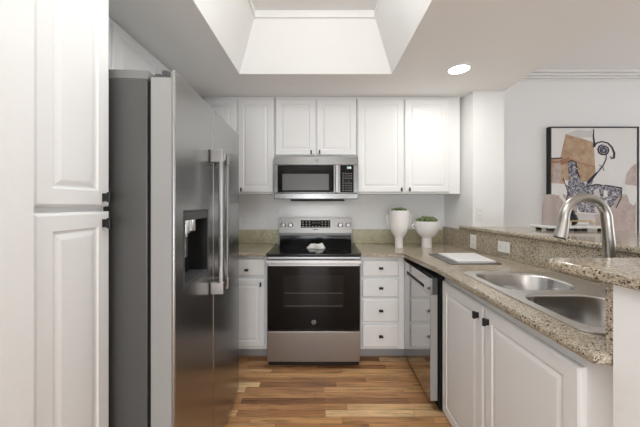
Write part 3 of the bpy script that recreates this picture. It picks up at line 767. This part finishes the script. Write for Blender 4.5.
# ================================================================ CEILING LIGHTS
r = thing('recessed_light', 'round glowing recessed downlight in the lowered ceiling', 'ceiling light', (0.981, 2.02, ZC))
bm = B(); lathe(bm, [(0.068, -0.001), (0.070, -0.006), (0.082, -0.004), (0.084, -0.0005)], 40, close=False); obj('trim_ring', bm, 'trimw', r, smooth=True)
bm = B(); lathe(bm, [(0.069, -0.004), (0.069, -0.0015)], 40); obj('lens', bm, 'lamp', r)
l_ = area('downlight_lamp', (0.981, 2.02, ZC-0.008), (0, 0, 0), 0.12, 0.12, 5, (1, 0.96, 0.9)); l_.data.shape = 'DISK'
r = thing('unseen_ceiling_light', 'box-shaped light fixture at the top of the raised ceiling well', 'ceiling light', (-0.04, 0.82, 2.60))
bm = B(); box(bm, -0.26, 0.26, -0.50, 0.50, -0.02, 0.0, 0.004); obj('housing', bm, 'trimw', r)
bm = B(); box(bm, -0.24, 0.24, -0.48, 0.48, -0.20, -0.02, 0.02, 3); obj('diffuser', bm, 'lamp_panel', r)  # glowing box made deep to brighten the well's side walls

r = thing('unseen_ceiling_light', 'unseen flat frame added around the overhead fill light behind the camera', 'ceiling light', (0, -1.2, 2.252))  # added housing for the rear overhead fill, not a known fixture
bm = B(); frame_xz(bm, -0.5, 0.5, -0.65, 0.65, 0, 0.012, 0.05); bm.transform(Matrix.Rotation(PI/2, 4, 'X')); obj('housing', bm, 'trimw', r)
# ================================================================ DINING SIDE
# framed picture
PY = 2.95; u_ = lambda p: (p-321)/284*PY; v_z = lambda q: EYE-(q-204)/284*PY
PX0, PX1, PZ0, PZ1 = 2.378, 3.300, 0.86, 2.103
r = thing('framed_picture', 'large abstract collage picture in a thin black frame on the dining wall', 'picture', ((PX0+PX1)/2, 2.999, PZ0))
bm = B(); frame_xz(bm, PX0, PX1, PZ0, PZ1, PY-0.004, 2.998, 0.012); obj('frame', bm, 'black', r, world=True)
pm = [mat('canvas_white', (0.78, 0.77, 0.76), 0.7), mat('art_tan', (0.47, 0.32, 0.20), 0.7), mat('art_mauve', (0.50, 0.41, 0.38), 0.7),
      mat('art_grey', (0.62, 0.60, 0.585), 0.7), mat('art_ink', (0.02, 0.02, 0.035), 0.6), mat('art_blue', (0.16, 0.16, 0.24), 0.7), mat('art_rust', (0.33, 0.17, 0.10), 0.7)]
mm = pm[1]; L(mm, ramp(mm, noise(mm, coords(mm), 14, 5, 0.7), [(0.3, (0.36, 0.23, 0.135)), (0.7, (0.56, 0.42, 0.29))]), BS(mm).inputs['Base Color'])
mm = pm[2]; L(mm, ramp(mm, noise(mm, coords(mm), 16, 5, 0.7), [(0.3, (0.42, 0.33, 0.30)), (0.7, (0.60, 0.52, 0.49))]), BS(mm).inputs['Base Color'])
mm = pm[5]; L(mm, ramp(mm, noise(mm, coords(mm), 42, 5, 0.85), [(0.42, (0.05, 0.05, 0.09)), (0.50, (0.20, 0.20, 0.25)), (0.58, (0.60, 0.59, 0.61))]), BS(mm).inputs['Base Color'])
bm = B()
box(bm, PX0+0.012, PX1-0.012, PY+0.004, PY+0.03, PZ0+0.012, PZ1-0.012, mi=0)
lay = [0]
def patch(pts, mi):
    lay[0] += 1; yy = PY+0.004-0.00012*lay[0]
    vs = [bm.verts.new((u_(a), yy, v_z(b))) for a, b in pts]; f_ = bm.faces.new(vs); f_.material_index = mi
def stroke(pts, wd, mi=4):
    lay[0] += 1; yy = PY+0.004-0.00012*lay[0]; P = [Vector((u_(a), 0, v_z(b))) for a, b in pts]; n = len(P); prev = None
    wd = wd if isinstance(wd, (list, tuple)) else [wd]*n
    for i, p in enumerate(P):
        t_ = (P[min(i+1, n-1)]-P[max(i-1, 0)]).normalized(); nn = Vector((-t_.z, 0, t_.x))*wd[i]*0.0052
        cur = (bm.verts.new((p.x+nn.x, yy, p.z+nn.z)), bm.verts.new((p.x-nn.x, yy, p.z-nn.z)))
        if prev: f_ = bm.faces.new((prev[0], cur[0], cur[1], prev[1])); f_.material_index = mi
        prev = cur
patch([(597, 130), (636, 130), (636, 168), (620, 182), (600, 182), (594, 160)], 0)
patch([(565, 134), (578, 130), (592, 131), (592, 137), (566, 139)], 3)
patch([(566, 134), (594, 142), (596, 176), (586, 182), (563, 180), (560, 160)], 1)
patch([(551, 158), (564, 157), (566, 178), (560, 196), (551, 196)], 1)
patch([(554, 164), (562, 162), (560, 196), (552, 200)], 2)
patch([(551, 183), (566, 184), (568, 196), (551, 195)], 0)
patch([(551, 196), (560, 195), (569, 214), (566, 232), (551, 232)], 2)
patch([(563, 194), (577, 198), (578, 224), (566, 224)], 2)
patch([(559, 196), (562, 195), (571, 206), (569, 208)], 0)
patch([(566, 222), (570, 206), (577, 214), (577, 228), (568, 230)], 4)
patch([(568, 162), (573, 160), (577, 164), (579, 178), (586, 184), (594, 176), (597, 172), (592, 184), (586, 192), (580, 200), (575, 200), (567, 196), (569, 178)], 5)
patch([(584, 188), (596, 185), (612, 186), (621, 188), (622, 198), (618, 208), (606, 214), (580, 212), (576, 204)], 5)
patch([(594, 190), (599, 188), (601, 200), (600, 222), (596, 222)], 3)
patch([(604, 190), (608, 191), (607, 214), (603, 214)], 0)
patch([(610, 208), (616, 200), (622, 194), (636, 196), (636, 232), (606, 232)], 2)
patch([(588, 215), (606, 214), (607, 228), (590, 228)], 2)
patch([(574, 213), (594, 214), (596, 222), (576, 222)], 3)
patch([(625, 187), (627, 174), (632, 167), (637, 163), (637, 188)], 2)
patch([(622, 184), (637, 186), (637, 200), (634, 206), (630, 203), (626, 192)], 0)
patch([(560, 160), (569, 157), (570, 162), (561, 165)], 6)
stroke([(551, 162), (560, 162), (572, 161), (584, 164), (595, 167)], [1.6, 1.4, 1.0, 0.8, 0.5], 6)
stroke([(551, 158.5), (563, 158)], 1.1, 4)
stroke([(594, 129), (593.5, 136), (594.5, 143), (594.5, 147)], [0.8, 1.4, 1.9, 2.6])
sp_ = [(604-0+(0.6+5.8*k/26)*math.cos(0.9+k*0.62)*1.0, 150+(0.6+5.0*k/26)*math.sin(0.9+k*0.62)) for k in range(27)]
stroke(sp_, 1.6, 4); patch([(600, 146), (604, 144), (608, 147), (608, 152), (604, 154), (600, 152)], 5)
stroke(sp_[3:20], 0.9, 4)
stroke([(594, 146), (597, 143), (602, 141.5), (608, 143), (612, 147), (614.5, 153), (614, 158), (611.5, 158.5), (610.5, 156)], [2.0, 1.4, 1.3, 1.4, 1.6, 1.9, 2.4, 1.4, 0.6])
stroke([(607, 154), (606, 160), (603, 166), (598, 172), (594, 176), (588, 183)], [0.7, 1.0, 1.1, 1.2, 2.6, 3.4])
stroke([(599, 165), (603, 167), (604, 171)], 0.6)
stroke([(568, 163), (571, 160), (576, 162), (577, 170), (580, 178)], 1.1)
stroke([(584, 187), (596, 184.5), (610, 186), (622, 188)], [0.8, 1.3, 1.3, 1.0])
stroke([(563, 178), (566, 186), (569, 194), (566, 200)], 0.8)
stroke([(622, 188), (621, 198), (616, 208)], 1.0)
for q_ in range(26):
    rx_, ry_ = 570+random.random()*48, 187+random.random()*22
    if q_ < 9: rx_, ry_ = 569+random.random()*9, 164+random.random()*28
    stroke([(rx_, ry_), (rx_+random.uniform(-4, 4), ry_+random.uniform(-3, 3)), (rx_+random.uniform(-5, 5), ry_+random.uniform(-5, 5))], random.uniform(0.4, 1.0), random.choice((4, 4, 0)))
obj('canvas', bm, pm, r, world=True)

# decorative tray on the bar with brass handle, dark vase, pink vase
ZBAR = 1.107
r = thing('decor_tray', 'white footed tray with a brass handle, on the raised bar behind the faucet', 'tray', (1.86, 2.12, ZBAR))
bm = B(); box(bm, -0.235, 0.20, -0.10, 0.09, 0.018, 0.036, 0.004); obj('tray_top', bm, 'marble', r)
for s in (-0.19, -0.01, 0.16):
    for q in (-0.07, 0.06):
        bm = B(); box(bm, s-0.015, s+0.015, q-0.012, q+0.012, 0.0, 0.0185, 0.002); obj('foot', bm, 'blackmetal', r)
bm = B(); tube(bm, [(-0.05, -0.06, 0.036), (-0.05, -0.06, 0.062), (-0.04, -0.06, 0.07), (0.10, -0.06, 0.07), (0.11, -0.06, 0.062), (0.11, -0.06, 0.036)], 0.005, 10); obj('handle', bm, 'brass', r, smooth='auto', label='brass bar handle')
bm = B(); lathe(bm, [(0.02, 0), (0.036, 0.02), (0.040, 0.045), (0.030, 0.075), (0.014, 0.09), (0.014, 0.105), (0.017, 0.108)], 28)
o = obj('bud_vase', bm, 'black', smooth=True); o.location = (1.878, 2.13, ZBAR+0.0362); tag(o, 'small round black vase on the white tray', 'vase')
bm = B()
lathe(bm, [(0.044, 0), (0.046, 0.004), (0.044, 0.12), (0.034, 0.225), (0.031, 0.228), (0.030, 0.21)], 32)
o = obj('vase', bm, 'pink', smooth='auto'); o.location = (1.712, 2.13, ZBAR+0.0362); tag(o, 'dusty pink tapered vase at the left end of the white tray', 'vase')
